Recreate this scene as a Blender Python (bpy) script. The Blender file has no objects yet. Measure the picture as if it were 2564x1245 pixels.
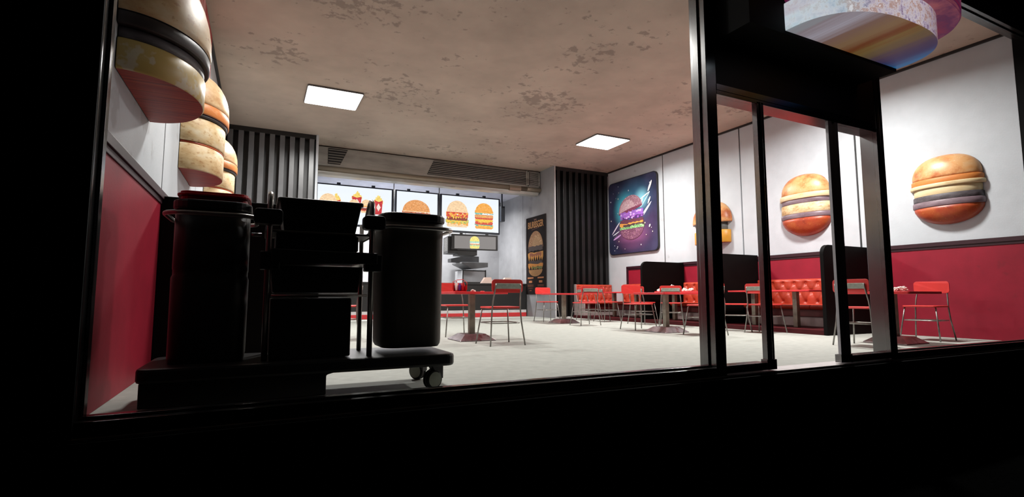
import bpy, bmesh, math, random
from mathutils import Vector, Matrix
random.seed(7)
S = bpy.context.scene; C = S.collection
PI = math.pi; rad = math.radians

# ------------------------------------------------------------------ materials
def nodes(name):
    m = bpy.data.materials.new(name); m.use_nodes = True
    nt = m.node_tree; b = nt.nodes['Principled BSDF']
    return m, nt, b
def rgba(c): return (c[0], c[1], c[2], 1)
def ramp(nt, fac, stops, interp='LINEAR'):
    r = nt.nodes.new('ShaderNodeValToRGB'); r.color_ramp.interpolation = interp
    e = r.color_ramp.elements
    while len(e) < len(stops): e.new(.5)
    for i, (p, c) in enumerate(stops): e[i].position = p; e[i].color = rgba(c) if len(c) == 3 else c
    nt.links.new(fac, r.inputs[0]); return r.outputs[0]
def noise(nt, scale, detail=4, rough=.55, vec=None, out='Fac'):
    n = nt.nodes.new('ShaderNodeTexNoise'); n.inputs['Scale'].default_value = scale
    n.inputs['Detail'].default_value = detail; n.inputs['Roughness'].default_value = rough
    if vec: nt.links.new(vec, n.inputs['Vector'])
    return n.outputs[out]
def objco(nt, scale=(1, 1, 1), loc=(0, 0, 0)):
    t = nt.nodes.new('ShaderNodeTexCoord'); m = nt.nodes.new('ShaderNodeMapping')
    m.inputs['Scale'].default_value = scale; m.inputs['Location'].default_value = loc
    nt.links.new(t.outputs['Object'], m.inputs[0]); return m.outputs[0]
def mixc(nt, f, a, b, mode='MIX'):
    n = nt.nodes.new('ShaderNodeMix'); n.data_type = 'RGBA'; n.blend_type = mode
    for s, v in ((n.inputs[0], f), (n.inputs[6], a), (n.inputs[7], b)):
        if isinstance(v, (int, float)): s.default_value = v
        elif isinstance(v, tuple): s.default_value = rgba(v)
        else: nt.links.new(v, s)
    return n.outputs[2]
def math_(nt, op, a, b=0.0, c=None):
    n = nt.nodes.new('ShaderNodeMath'); n.operation = op
    for i, v in enumerate([a, b] + ([c] if c is not None else [])):
        if isinstance(v, (int, float)): n.inputs[i].default_value = v
        else: nt.links.new(v, n.inputs[i])
    return n.outputs[0]
def bump(nt, b, h, strength=.2, dist=.01):
    n = nt.nodes.new('ShaderNodeBump'); n.inputs['Strength'].default_value = strength
    n.inputs['Distance'].default_value = dist
    nt.links.new(h, n.inputs['Height']); nt.links.new(n.outputs[0], b.inputs['Normal'])
def pm(name, c, rough=.5, metal=0, var=.12, scale=6, bmp=0, stain=None, spec=.5, stretch=(1, 1, 1)):
    """painted / plain surface: colour with soft mottling, optional stains and bump"""
    m, nt, b = nodes(name); v = objco(nt, stretch)
    n1 = noise(nt, scale, 5, .6, v)
    col = ramp(nt, n1, [(.3, tuple(x * (1 - var) for x in c)), (.7, tuple(min(1, x * (1 + var)) for x in c))])
    if stain:
        sc, th, sx, k = stain
        n2 = noise(nt, sc, 6, .62, v); n3 = noise(nt, sc * .13, 3, .5, v)
        f = ramp(nt, math_(nt, 'ADD', math_(nt, 'MULTIPLY', n2, .55), math_(nt, 'MULTIPLY', n3, .45)), [(th, (0, 0, 0)), (th + .03, (1, 1, 1))])
        col = mixc(nt, math_(nt, 'MULTIPLY', f, k), col, sx)
    nt.links.new(col, b.inputs['Base Color'])
    b.inputs['Roughness'].default_value = rough; b.inputs['Metallic'].default_value = metal
    b.inputs['Specular IOR Level'].default_value = spec
    if bmp: bump(nt, b, noise(nt, scale * 14, 3, .6, v), bmp, .004)
    return m
def emit(name, c, s=1.0):
    m, nt, b = nodes(name)
    b.inputs['Base Color'].default_value = (.02, .02, .02, 1)
    b.inputs['Emission Color'].default_value = rgba(c); b.inputs['Emission Strength'].default_value = s
    if name.startswith('picture_'):
        n = noise(nt, 16, 6, .65, objco(nt, (1, 1, 1.6)))
        nt.links.new(ramp(nt, n, [(.34, tuple(x * .68 for x in c)), (.5, c), (.68, tuple(min(1.0, x * 1.15 + .08) for x in c))]), b.inputs['Emission Color'])
    return m
M = {}
M['wall'] = pm('wall_paint', (.57, .60, .635), .6, 0, .05, 3, .25, (2.2, .60, (.36, .36, .37), .55), .3)
M['ceil'] = pm('ceiling_concrete', (.50, .42, .35), .75, 0, .16, .8, .3, (5.5, .565, (.20, .165, .14), .55), .2)
M['floor'] = pm('floor_terrazzo', (.40, .405, .37), .75, 0, .10, 9, .12, (30, .60, (.40, .40, .36), .5), .3)
M['red_wall'] = pm('red_wainscot', (.30, .010, .028), .5, 0, .12, 3, .2, (5, .62, (.20, .012, .022), .5), .35)
M['trim_dark'] = pm('maroon_trim', (.028, .002, .008), .5)
M['black'] = pm('black_paint', (.012, .011, .011), .45)
M['seam'] = pm('seam_dark', (.02, .02, .02), .7)
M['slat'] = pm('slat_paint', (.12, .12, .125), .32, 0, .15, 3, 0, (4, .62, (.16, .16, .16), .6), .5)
M['slat_unlit'] = pm('slat_paint_unlit', (.010, .009, .009), .35, 0, .2, 3, 0, None, .35)  # same slats with shade put into the colour, for the unlit right panel
M['jamb'] = pm('jamb_grey', (.40, .40, .42), .5, .2, .08, 6)
M['slatback'] = pm('slat_back', (.03, .03, .032), .5)
M['concrete'] = pm('kitchen_panel', (.36, .36, .38), .55, .1, .12, 2, .2, (2.5, .60, (.22, .22, .24), .5))
M['steel'] = pm('hood_steel', (.42, .41, .38), .42, .35, .30, 1.6, 0, (2.2, .58, (.13, .12, .10), .6), .5, (.5, 1, 2))
M['rail'] = pm('hood_rail', (.30, .25, .19), .4, .3, .2, 3, 0, None, .5, (.3, 1, 1))
M['grille'] = pm('grille_backing', (.02, .02, .02), .6)
M['frame'] = pm('facade_aluminium', (.19, .19, .19), .2, .92, .1, 4)
M['header'] = pm('header_panel', (.05, .046, .04), .5, .2, .1, 3)
M['facade'] = pm('facade_dark', (.006, .006, .006), .8, 0, .2, 3, 0, None, .1)
M['asphalt'] = pm('pavement_asphalt', (.0015, .0015, .0015), 1, 0, .3, 20, 0, None, .0)
M['chair_red'] = pm('chair_red_plastic', (.72, .045, .04), .38, 0, .10, 5, 0, (9, .66, (.30, .03, .03), .4))
M['table_red'] = pm('table_red_laminate', (.72, .04, .045), .38, 0, .1, 6)
M['metal'] = pm('worn_steel', (.27, .26, .24), .35, .7, .3, 12, 0, (16, .6, (.10, .09, .08), .6))
M['bracket'] = pm('bracket_worn_grey', (.30, .32, .27), .55, .2, .25, 14, 0, (20, .6, (.16, .13, .10), .6))
M['column'] = pm('column_worn_metal', (.24, .215, .17), .5, .35, .3, 8, 0, (9, .6, (.12, .10, .08), .6))
M['base'] = pm('base_polished', (.30, .25, .26), .28, .75, .35, 9, 0, (6, .58, (.16, .04, .045), .75))
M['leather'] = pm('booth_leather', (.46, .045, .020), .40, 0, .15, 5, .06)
M['leather_shaded'] = pm('booth_leather_shaded', (.10, .008, .008), .5)  # leather red darkened to stand for shadow on the seat front
M['bench_base'] = pm('bench_base_board', (.34, .26, .25), .6, 0, .12, 5)
M['dais'] = pm('dais_red_shaded', (.055, .003, .005), .6, 0, .35, 2.5, 0, None, .2)  # platform red darkened to take in the shadow of the benches
M['partition'] = pm('partition_black', (.004, .0035, .0035), .6, 0, .2, 3, 0, None, .08)
M['cart_black'] = pm('cart_black_plastic', (.014, .014, .014), .38)
M['cart_grey'] = pm('cart_grey_plastic', (.085, .075, .062), .5, 0, .1, 5)
M['cart_tube'] = pm('cart_tube_steel', (.38, .36, .34), .3, .7, .1, 8)
M['hub'] = pm('wheel_hub_grey', (.32, .34, .27), .6)
M['rubber'] = pm('rubber', (.012, .012, .012), .7)
M['lid_red'] = pm('lid_red_plastic', (.45, .01, .015), .3)
M['counter_white'] = pm('counter_white_stripe', (.62, .58, .58), .5)
M['counter_red'] = pm('counter_red_stripe', (.60, .03, .035), .5)
M['paper'] = pm('napkin_paper', (.80, .70, .66), .8, 0, .1, 10, 0, (14, .60, (.40, .03, .03), .8))
M['paper_w'] = pm('napkin_white', (.85, .78, .72), .8, 0, .1, 10, 0, (14, .68, (.45, .10, .08), .8))
M['peach'] = pm('register_peach', (.78, .58, .50), .5, 0, .04)
M['lamp_frame'] = pm('lamp_frame_grey', (.12, .12, .12), .5)
M['diffuser'] = emit('lamp_diffuser', (1, .99, .97), 9)
M['screen_white'] = emit('screen_white', (.86, .91, 1.0), 1.05)
M['screen_grey'] = emit('screen_grey', (.26, .24, .235), .9)
M['navy'] = pm('screen_frame_navy', (.02, .028, .045), .4)
def glass():
    m, nt, b = nodes('clear_pane_glass'); nt.nodes.remove(b)
    o = nt.nodes['Material Output']; t = nt.nodes.new('ShaderNodeBsdfTransparent')
    t.inputs[0].default_value = (.985, .99, .985, 1)
    g = nt.nodes.new('ShaderNodeBsdfGlossy'); g.inputs['Roughness'].default_value = .02
    g.inputs[0].default_value = (.6, .6, .6, 1)
    lw = nt.nodes.new('ShaderNodeLayerWeight'); lw.inputs[0].default_value = .5
    f = nt.nodes.new('ShaderNodeMath'); f.operation = 'POWER'; nt.links.new(lw.outputs['Facing'], f.inputs[0]); f.inputs[1].default_value = 6
    x = nt.nodes.new('ShaderNodeMixShader')
    for a, c in ((f.outputs[0], x.inputs[0]), (t.outputs[0], x.inputs[1]), (g.outputs[0], x.inputs[2]), (x.outputs[0], o.inputs[0])): nt.links.new(a, c)
    return m
M['glass'] = glass()
def foodmat(name, stops, nscale=3.0, streak=(1, 1, 1), spots=None, rough=.5, em=0, add=.5, axis=None):
    m, nt, b = nodes(name); v = objco(nt, streak)
    n = noise(nt, nscale, 7, .62, v)
    col = ramp(nt, n, stops)
    if spots:
        sc, th, c, k = spots
        n2 = noise(nt, sc, 3, .6, v)
        col = mixc(nt, math_(nt, 'MULTIPLY', ramp(nt, n2, [(th, (0, 0, 0)), (th + .05, (1, 1, 1))]), k), col, c)
    nt.links.new(col, b.inputs['Base Color']); b.inputs['Roughness'].default_value = rough
    if em:
        nt.links.new(col, b.inputs['Emission Color']); b.inputs['Emission Strength'].default_value = em
        b.inputs['Base Color'].default_value = (0, 0, 0, 1)
    bump(nt, b, n, .15, .02)
    return m
M['bun'] = foodmat('bun_toasted', [(.25, (.70, .50, .30)), (.48, (.72, .36, .14)), (.62, (.50, .13, .035)), (.8, (.30, .05, .02))], 2.2, (1, 1, 1.3), (38, .63, (.85, .6, .35), .6), .38)
M['bun_pale'] = foodmat('bun_pale', [(.3, (.80, .68, .50)), (.5, (.70, .48, .26)), (.7, (.46, .22, .08))], 2.4, (1, 1, 1.5), (12, .62, (.40, .16, .05), .5), .45)
M['bun_red'] = foodmat('bun_underside', [(.3, (.50, .12, .03)), (.5, (.42, .06, .02)), (.7, (.22, .025, .012))], 3, (1, 1, 1.5), (40, .64, (.75, .35, .10), .6), .4)
M['streak_red'] = foodmat('streaky_red_underside', [(.3, (.50, .09, .03)), (.5, (.38, .03, .015)), (.62, (.18, .012, .01)), (.75, (.45, .12, .04))], 5, (.25, 7, 1), None, .5)
M['cream'] = foodmat('cream_layer', [(.3, (.78, .66, .42)), (.6, (.70, .54, .30)), (.75, (.50, .34, .14))], 3, (1, 1, 3), (14, .66, (.30, .15, .06), .5), .5)
M['tan'] = foodmat('tan_crumb_layer', [(.3, (.82, .70, .50)), (.5, (.72, .52, .28)), (.68, (.52, .30, .12))], 4, (1, 1, 2), (16, .60, (.42, .20, .07), .6), .55)
M['patty'] = foodmat('patty_grey', [(.3, (.13, .11, .12)), (.6, (.05, .04, .045)), (.8, (.20, .17, .18))], 6, (1, 1, 3), None, .5)
M['patty_dark'] = foodmat('patty_dark', [(.3, (.035, .024, .022)), (.7, (.015, .010, .010))], 6)
M['mauve'] = foodmat('sauce_mauve', [(.3, (.30, .22, .25)), (.6, (.16, .10, .12)), (.8, (.42, .36, .40))], 2.5, (1, 1, 3), None, .4)
M['cheese'] = foodmat('cheese_orange', [(.3, (.80, .40, .05)), (.6, (.75, .30, .03)), (.8, (.62, .24, .04))], 2.5, (1, 1, 1), None, .4)
M['yellow'] = foodmat('cheese_yellow', [(.3, (.62, .46, .16)), (.55, (.66, .46, .14)), (.8, (.70, .56, .32))], 1.6, (1, 1, 1), (7, .56, (.75, .66, .50), .8), .4)
M['pinkish'] = foodmat('pink_slab', [(.3, (.80, .40, .32)), (.7, (.78, .50, .38))], 2, (1, 1, 1))
M['neck'] = foodmat('grey_neck', [(.3, (.16, .17, .16)), (.7, (.12, .12, .12))], 4)
M['orange'] = foodmat('orange_band', [(.3, (.75, .30, .08)), (.6, (.66, .20, .04)), (.8, (.80, .5, .25))], 2.2, (1, 1, 2))

# ------------------------------------------------------------------ mesh builder
class MB:
    def __init__(s): s.v = []; s.f = []; s.m = []; s.sm = []
    def add(s, vs, fs, mi=0, smooth=False):
        o = len(s.v); s.v += [tuple(x) for x in vs]
        for f in fs: s.f.append(tuple(i + o for i in f)); s.m.append(mi); s.sm.append(smooth)
        return s
    def box(s, x0, x1, y0, y1, z0, z1, mi=0):
        v = [(x, y, z) for z in (z0, z1) for y in (y0, y1) for x in (x0, x1)]
        return s.add(v, [(0, 2, 3, 1), (4, 5, 7, 6), (0, 1, 5, 4), (2, 6, 7, 3), (0, 4, 6, 2), (1, 3, 7, 5)], mi)
    def prism(s, poly, axis, a, b, mi=0, smooth=False):
        """poly: 2-D points in the two other axes (x,y)->z, (x,z)->y, (y,z)->x"""
        def P(p, t): return {'z': (p[0], p[1], t), 'y': (p[0], t, p[1]), 'x': (t, p[0], p[1])}[axis]
        n = len(poly); v = [P(p, a) for p in poly] + [P(p, b) for p in poly]
        fs = [(i, (i + 1) % n, (i + 1) % n + n, i + n) for i in range(n)]
        s.add(v, [tuple(range(n))[::-1], tuple(range(n, 2 * n))], mi)
        return s.add(v, fs, mi, smooth)
    def tube(s, pts, r, seg=8, mi=0, closed=False):
        pts = [Vector(p) for p in pts]; n = len(pts); vs = []; up = None
        for i in range(n):
            a = pts[i - 1] if (i or closed) else pts[i]; b = pts[(i + 1) % n] if (i < n - 1 or closed) else pts[i]
            d = (b - a).normalized()
            if up is None: up = Vector((0, 0, 1)) if abs(d.z) < .9 else Vector((1, 0, 0))
            x = d.cross(up).normalized(); up = x.cross(d).normalized()
            rr = r[i] if isinstance(r, (list, tuple)) else r
            for k in range(seg):
                t = 2 * PI * k / seg; vs.append(pts[i] + x * (rr * math.cos(t)) + up * (rr * math.sin(t)))
        fs = []
        for i in range(n if closed else n - 1):
            j = (i + 1) % n
            for k in range(seg): fs.append((i * seg + k, i * seg + (k + 1) % seg, j * seg + (k + 1) % seg, j * seg + k))
        s.add(vs, fs, mi, True)
        if not closed: s.add(vs[:seg], [tuple(range(seg))], mi); s.add(vs[-seg:], [tuple(range(seg))[::-1]], mi)
        return s
    def lathe(s, prof, c=(0, 0, 0), seg=24, a0=0, a1=2 * PI, sx=1, sy=1, mi=0, axis='z', caps=True, pw=1):
        full = abs(a1 - a0 - 2 * PI) < 1e-6; ns = seg if full else seg + 1; vs = []
        for r, h in prof:
            for k in range(ns):
                t = a0 + (a1 - a0) * k / seg; cc, ss = math.cos(t), math.sin(t); x, y = r * math.copysign(abs(cc) ** pw, cc) * sx, r * math.copysign(abs(ss) ** pw, ss) * sy
                p = {'z': (x, y, h), 'x': (h, x, y), 'y': (x, h, y)}[axis]
                vs.append((p[0] + c[0], p[1] + c[1], p[2] + c[2]))
        fs = []
        for i in range(len(prof) - 1):
            for k in range(seg): fs.append((i * ns + k, i * ns + (k + 1) % ns, (i + 1) * ns + (k + 1) % ns, (i + 1) * ns + k))
        s.add(vs, fs, mi, True)
        if caps:
            n = len(prof)
            if prof[0][0] > 1e-4: s.add(vs[:ns], [tuple(range(ns))[::-1]], mi)
            if prof[-1][0] > 1e-4: s.add(vs[-ns:], [tuple(range(ns))], mi)
        return s
    def build(s, name, mats, parent=None, loc=None, bevel=0, rot=None):
        me = bpy.data.meshes.new(name); me.from_pydata(s.v, [], s.f)
        for m in (mats if isinstance(mats, (list, tuple)) else [mats]): me.materials.append(M[m] if isinstance(m, str) else m)
        for p, i, sm in zip(me.polygons, s.m, s.sm): p.material_index = i; p.use_smooth = sm
        bm = bmesh.new(); bm.from_mesh(me); bmesh.ops.remove_doubles(bm, verts=bm.verts, dist=1e-5)
        bmesh.ops.recalc_face_normals(bm, faces=bm.faces); bm.to_mesh(me); bm.free()
        o = bpy.data.objects.new(name, me); C.objects.link(o)
        if parent: o.parent = parent
        if loc: o.location = loc
        if rot: o.rotation_euler = rot
        if bevel:
            b = o.modifiers.new('bevel', 'BEVEL'); b.width = bevel; b.segments = 2; b.limit_method = 'ANGLE'; b.angle_limit = rad(40)
        return o
def rrect(x0, x1, y0, y1, r, n=5):
    pts = []
    for cx, cy, a in ((x1 - r, y1 - r, 0), (x0 + r, y1 - r, 90), (x0 + r, y0 + r, 180), (x1 - r, y0 + r, 270)):
        for k in range(n + 1):
            t = rad(a + 90 * k / n); pts.append((cx + r * math.cos(t), cy + r * math.sin(t)))
    return pts
def struct(o): o['kind'] = 'structure'; return o
def tag(o, label, cat, group=None):
    o['label'] = label; o['category'] = cat
    if group: o['group'] = group
    return o
def thing(name, label, cat, loc=(0, 0, 0), rz=0, group=None):
    o = bpy.data.objects.new(name, None); C.objects.link(o); o.empty_display_size = .1
    o.location = loc; o.rotation_euler = (0, 0, rz); return tag(o, label, cat, group)
def dup(root, loc, rz, label, group=None):
    r = root.copy(); C.objects.link(r); r.location = loc; r.rotation_euler = (0, 0, rz); tag(r, label, root['category'], group or root.get('group'))
    for ch in list(root.children):
        c = ch.copy(); C.objects.link(c); c.parent = r
        for g in ch.children:
            d = g.copy(); C.objects.link(d); d.parent = c
    return r

# ------------------------------------------------------------------ dimensions
XL, XR, ZC = -.868, 10.2, 4.73
YF = 3.17; YB = 13.5          # shop front, slatted panels
KX0, KX1, KY = 1.2, 8.1, 17.6  # kitchen recess

# ------------------------------------------------------------------ room shell
struct(MB().box(XL - .3, XR + .3, YF - .02, KY + .3, -.25, 0).build('floor', 'floor'))
struct(MB().box(XL - .3, XR + .3, YF + .1, KY + .3, ZC, ZC + .2).build('ceiling', 'ceil'))
def side_wall(name, x, sgn):
    b = MB()
    x0, x1 = sorted((x + sgn * .03, x + sgn * .25)); b.box(x0, x1, YF + .1, YB + .3, 0, ZC, 1)
    ys = [YF + .18, 5.74, 8.37, 10.98, YB + .1]
    for a, c in zip(ys, ys[1:]):
        xa, xb = sorted((x, x + sgn * .03)); b.box(xa, xb, a + .018, c - .018, 0, ZC - .035, 0)
    struct(b.build(name, ['wall', 'seam']))
side_wall('wall_left', XL, -1); side_wall('wall_right', XR, 1)
def wainscot(name, x, sgn):
    dz = .063 if sgn < 0 else 0
    b = MB(); xa, xb = sorted((x, x - sgn * .02)); b.box(xa, xb, YF + .2, 12.62, .0, 1.52 + dz, 0)
    xa, xb = sorted((x, x - sgn * .045)); b.box(xa, xb, YF + .2, 12.64, 1.505 + dz, 1.575 + dz, 1)
    b.box(xa, xb, 12.56, 12.64, 0, 1.53 + dz, 1)
    xa, xb = sorted((x, x - sgn * .03)); b.box(xa, xb, YF + .2, 12.62, 1.46 + dz, 1.51 + dz, 1)
    o = b.build(name, ['red_wall', 'trim_dark'], bevel=.004); o['kind'] = 'structure'
wainscot('trim_1', XL, -1); wainscot('trim_2', XR, 1)
def slat_wall(name, x0, x1, n, lit):
    b = MB(); b.box(x0, x1, YB + .20, YB + .35, 0, ZC, 1)
    w = (x1 - x0) / n
    for i in range(n): b.box(x0 + w * (i + .22), x0 + w * (i + .72), YB, YB + .2, .04, ZC - .12, 0)
    b.box(x0, x1, YB + .03, YB + .2, ZC - .12, ZC, 1); b.box(x0, x1, YB + .02, YB + .2, 0, .04, 2)
    return struct(b.build(name, ['slat' if lit else 'slat_unlit', 'black', 'counter_white'], bevel=.004))
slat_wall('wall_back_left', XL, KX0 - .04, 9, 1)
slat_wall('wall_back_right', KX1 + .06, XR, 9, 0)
struct(MB().box(KX0 - .06, KX0, YB - .01, KY, 0, ZC).build('wall_kitchen_left', 'wall', bevel=.006))
b = MB(); b.box(KX1, KX1 + .04, YB - .01, 15.6, 0, ZC, 0)
b.box(KX1 + .002, KX1 + .04, 15.6, 15.615, 0, ZC, 1); b.box(KX1, KX1 + .04, 15.615, KY, 0, ZC, 0); b.box(KX1 + .01, KX1 + .04, YB - .03, YB + .02, 0, ZC, 2)
struct(b.build('wall_kitchen_right', ['concrete', 'seam', 'counter_white']))
b = MB(); b.box(KX0 - .2, KX1 + .2, KY + .02, KY + .2, 0, ZC, 1)
for a, c in ((KX0 - .1, 1.9), (1.9, 3.5), (3.5, 5.1), (5.1, 6.75), (6.75, KX1 + .1)): b.box(a + .01, c - .01, KY, KY + .02, 0, ZC, 0)
struct(b.build('wall_kitchen_back', ['concrete', 'seam']))
struct(MB().box(KX0, KX1, 14.75, KY, 4.2, ZC).build('ceiling_kitchen', pm('kitchen_ceiling_screenlit', (.66, .67, .80), .6, 0, .12, 3)))  # blue tint in the colour stands for light from the menu screens
for nm, x in (('trim_3', XL), ('trim_4', XR)):
    xa, xb = sorted((x, x + (.045 if x < 0 else -.045)))
    struct(MB().box(xa, xb, YF + .18, YB, ZC - .04, ZC).build(nm, 'black'))

# ------------------------------------------------------------------ shop front
struct(MB().box(-6, XL + .099, YF - .02, YF + .2, -1.0, 6).build('wall_front_left', 'facade'))
struct(MB().box(XR, 14, YF - .02, YF + .2, -1.0, 6).build('wall_front_right', 'facade'))
struct(MB().box(XL + .1, XR, YF, YF + .19, 4.78, 6).build('wall_front_top', 'facade'))
struct(MB().box(XL + .09, XR + .01, YF - .06, YF - .022, -1.0, -.012).build('wall_front_added_plinth', 'facade'))  # dark plinth added so no room-lit ground shows below the floor edge
struct(MB().box(-12, 18, -8, YF + .1, -1.3, -1.0).build('pavement', 'asphalt'))  # ground set low and near black so spilled room light stays hidden
def window(name, x0, x1, zt, left=True, right=True):
    b = MB(); y0, y1 = YF, YF + .18
    def bead(xa, xb, ya, yb, za, zb): b.box(xa, xb, ya, yb, za, zb)
    b.box(x0, x1, y0, y1, 0, .075); b.box(x0, x1, y0 + .06, y1 - .06, .075, .09)
    b.box(x0, x1, y0, y1, zt, zt + .2); b.box(x0, x1, y0 + .06, y1 - .06, zt - .02, zt)
    if left: b.box(x0 - .06, x0, y0, y1, 0, zt + .2); b.box(x0, x0 + .018, y0 + .07, y1 - .05, .075, zt)
    if right: b.box(x1, x1 + .06, y0, y1, 0, zt + .2); b.box(x1 - .018, x1, y0 + .07, y1 - .05, .075, zt)
    o = struct(b.build(name, 'frame', bevel=.004))
    MB().box(x0 + .01, x1 - .01, YF + .085, YF + .091, .08, zt).build('pane', 'glass', o)
window('window_1', XL + .1, 3.48, 4.57, True, False)
window('window_2', 6.176, XR - .003, 4.57, False, False)
b = MB(); y0, y1 = YF, YF + .18
b.box(3.48, 3.60, y0, y1, 0, 4.77); b.box(3.462, 3.48, y0 + .07, y1 - .05, .075, 4.57)      # post between window and door
b.box(6.05, 6.176, y0, y1, 0, 4.77); b.box(6.10, 6.13, y0 - .012, y0, .03, 4.6)
b.box(4.12, 4.213, y0, y0 + .055, .02, 2.5); b.box(4.155, 4.175, y0 - .008, y0, .1, 2.5); b.box(4.10, 4.225, y0 - .01, y0 + .06, .02, .11)
b.box(5.18, 5.36, y0 - .006, y0 + .06, .02, .10)
for xa, xb in ((3.60, 4.12), (5.35, 6.05)): b.box(xa, xb, y0, y0 + .12, .02, .085); b.box(xa, xb, y0 - .006, y0, .02, .07)
b.box(3.60, 6.05, y0, y1, 2.48, 2.52)
door = struct(b.build('door_1', 'frame', bevel=.003))
MB().box(5.19, 5.25, y0, y0 + .03, .1, 2.48).box(5.25, 5.30, y0 + .02, y0 + .05, .1, 2.48).box(5.30, 5.35, y0, y0 + .06, .1, 2.48).build('jamb', 'jamb', door, bevel=.002)
b = MB(); b.box(3.60, 6.05, y0 + .01, y0 + .10, 2.52, 4.77, 0); b.box(3.60, 5.97, y0 - .004, y0 + .01, 2.52, 2.575, 1)
b.build('header_panel', ['header', 'frame'], door)
b = MB()
for xa, xb in ((3.60, 4.12), (5.35, 6.05)): b.box(xa, xb, y0 + .04, y0 + .046, .085, 2.48)
b.build('pane', 'glass', door)
struct(MB().box(3.6, 6.05, YF - .021, YF + .18, 0, .008).build('trim_5', 'counter_white'))

# burger sign over the door
sg = thing('burger_sign', 'large lit half-round burger sign on a black board above the entrance', 'sign', (4.92, 2.8, 3.0))
b = MB(); b.box(-1.32, .84, 0, .35, 0, 2.4); b.box(-1.32, .85, -.0005, .37, -.03, .0); b.build('sign_board', 'facade', sg)
def signmat():
    m, nt, bs = nodes('sign_glow_front'); v = objco(nt, (1, 1, 1))
    n = noise(nt, 13, 9, .72, v); base = ramp(nt, n, [(.32, (.10, .04, .10)), (.42, (.42, .34, .45)), (.5, (.62, .56, .60)), (.58, (.40, .22, .18)), (.68, (.85, .82, .85)), (.78, (.24, .10, .06))])
    sx = nt.nodes.new('ShaderNodeSeparateXYZ'); nt.links.new(v, sx.inputs[0])
    n2 = noise(nt, 3, 4, .6, objco(nt, (1, .12, 1)))
    teal = ramp(nt, n2, [(.35, (.22, .58, .68)), (.6, (.62, .74, .80)), (.75, (.50, .45, .52))])
    f = ramp(nt, math_(nt, 'ADD', sx.outputs[0], math_(nt, 'MULTIPLY', n, .5)), [(0, (1, 1, 1)), (.5, (0, 0, 0))])
    fac = nt.nodes.new('ShaderNodeMapRange'); fac.inputs[1].default_value = -.85; fac.inputs[2].default_value = -.35; fac.inputs[3].default_value = 1; fac.inputs[4].default_value = 0
    nt.links.new(math_(nt, 'ADD', sx.outputs[0], math_(nt, 'MULTIPLY', n, .3)), fac.inputs[0])
    col = mixc(nt, fac.outputs[0], base, teal)
    dk = nt.nodes.new('ShaderNodeMapRange'); dk.inputs[1].default_value = .25; dk.inputs[2].default_value = .75
    nt.links.new(math_(nt, 'ADD', sx.outputs[0], math_(nt, 'MULTIPLY', n, .35)), dk.inputs[0])
    col = mixc(nt, math_(nt, 'MULTIPLY', dk.outputs[0], .75), col, (.10, .02, .05))
    nt.links.new(col, bs.inputs['Emission Color']); bs.inputs['Emission Strength'].default_value = .85
    bs.inputs['Base Color'].default_value = (.01, .01, .01, 1); return m
def undermat():
    m, nt, bs = nodes('sign_glow_underside'); v = objco(nt)
    sx = nt.nodes.new('ShaderNodeSeparateXYZ'); nt.links.new(v, sx.inputs[0])
    n = noise(nt, 14, 4, .6, objco(nt, (1, .04, 1)))
    mr = nt.nodes.new('ShaderNodeMapRange'); mr.inputs[1].default_value = -.9; mr.inputs[2].default_value = .9
    nt.links.new(math_(nt, 'ADD', sx.outputs[0], math_(nt, 'MULTIPLY', math_(nt, 'SUBTRACT', n, .5), .35)), mr.inputs[0])
    col = ramp(nt, mr.outputs[0], [(0, (.45, .55, .60)), (.12, (.42, .34, .38)), (.2, (.62, .58, .68)), (.3, (.30, .17, .14)), (.42, (.34, .20, .10)), (.52, (.22, .055, .012)), (.6, (.26, .17, .05)), (.68, (.18, .12, .07)), (.76, (.09, .06, .12)), (.85, (.045, .05, .16)), (.97, (.03, .22, .50))])
    nt.links.new(col, bs.inputs['Emission Color']); bs.inputs['Emission Strength'].default_value = .42
    bs.inputs['Base Color'].default_value = (.01, .01, .01, 1); return m
SF, SU = signmat(), undermat()
def half(prof, seg=40, a0=-PI, a1=0, **k):
    return MB().lathe(prof, (0, -.001, 0), seg, a0, a1, sy=.66, pw=.78, **k)
o = half([(.865, 0.0), (.868, .02), (.87, .12), (.87, .24), (.865, .25)]).build('bun_bottom', [SF, SU], sg)
for p in o.data.polygons:
    if p.normal.z < -.8: p.material_index = 1
SP = foodmat('sign_patty', [(.3, (.22, .015, .02)), (.5, (.06, .01, .05)), (.7, (.42, .12, .10))], 3, (.3, .3, 5), None, .5, .8); SC2 = emit('sign_cheese', (.85, .35, .06), .9)
half([(1.0, .225), (1.02, .25), (1.03, .42), (1.02, .48)]).build('patty', SP, sg, (.16, 0, .03))
half([(1.04, .485), (1.05, .53), (1.02, .57)]).build('cheese', SC2, sg, (.16, 0, .03))
half([(1.02, .575), (1.05, .7), (1.0, 1.1), (.8, 1.4), (.4, 1.56), (.01, 1.62)]).build('bun_top', SC2, sg, (.16, 0, .03))

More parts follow.
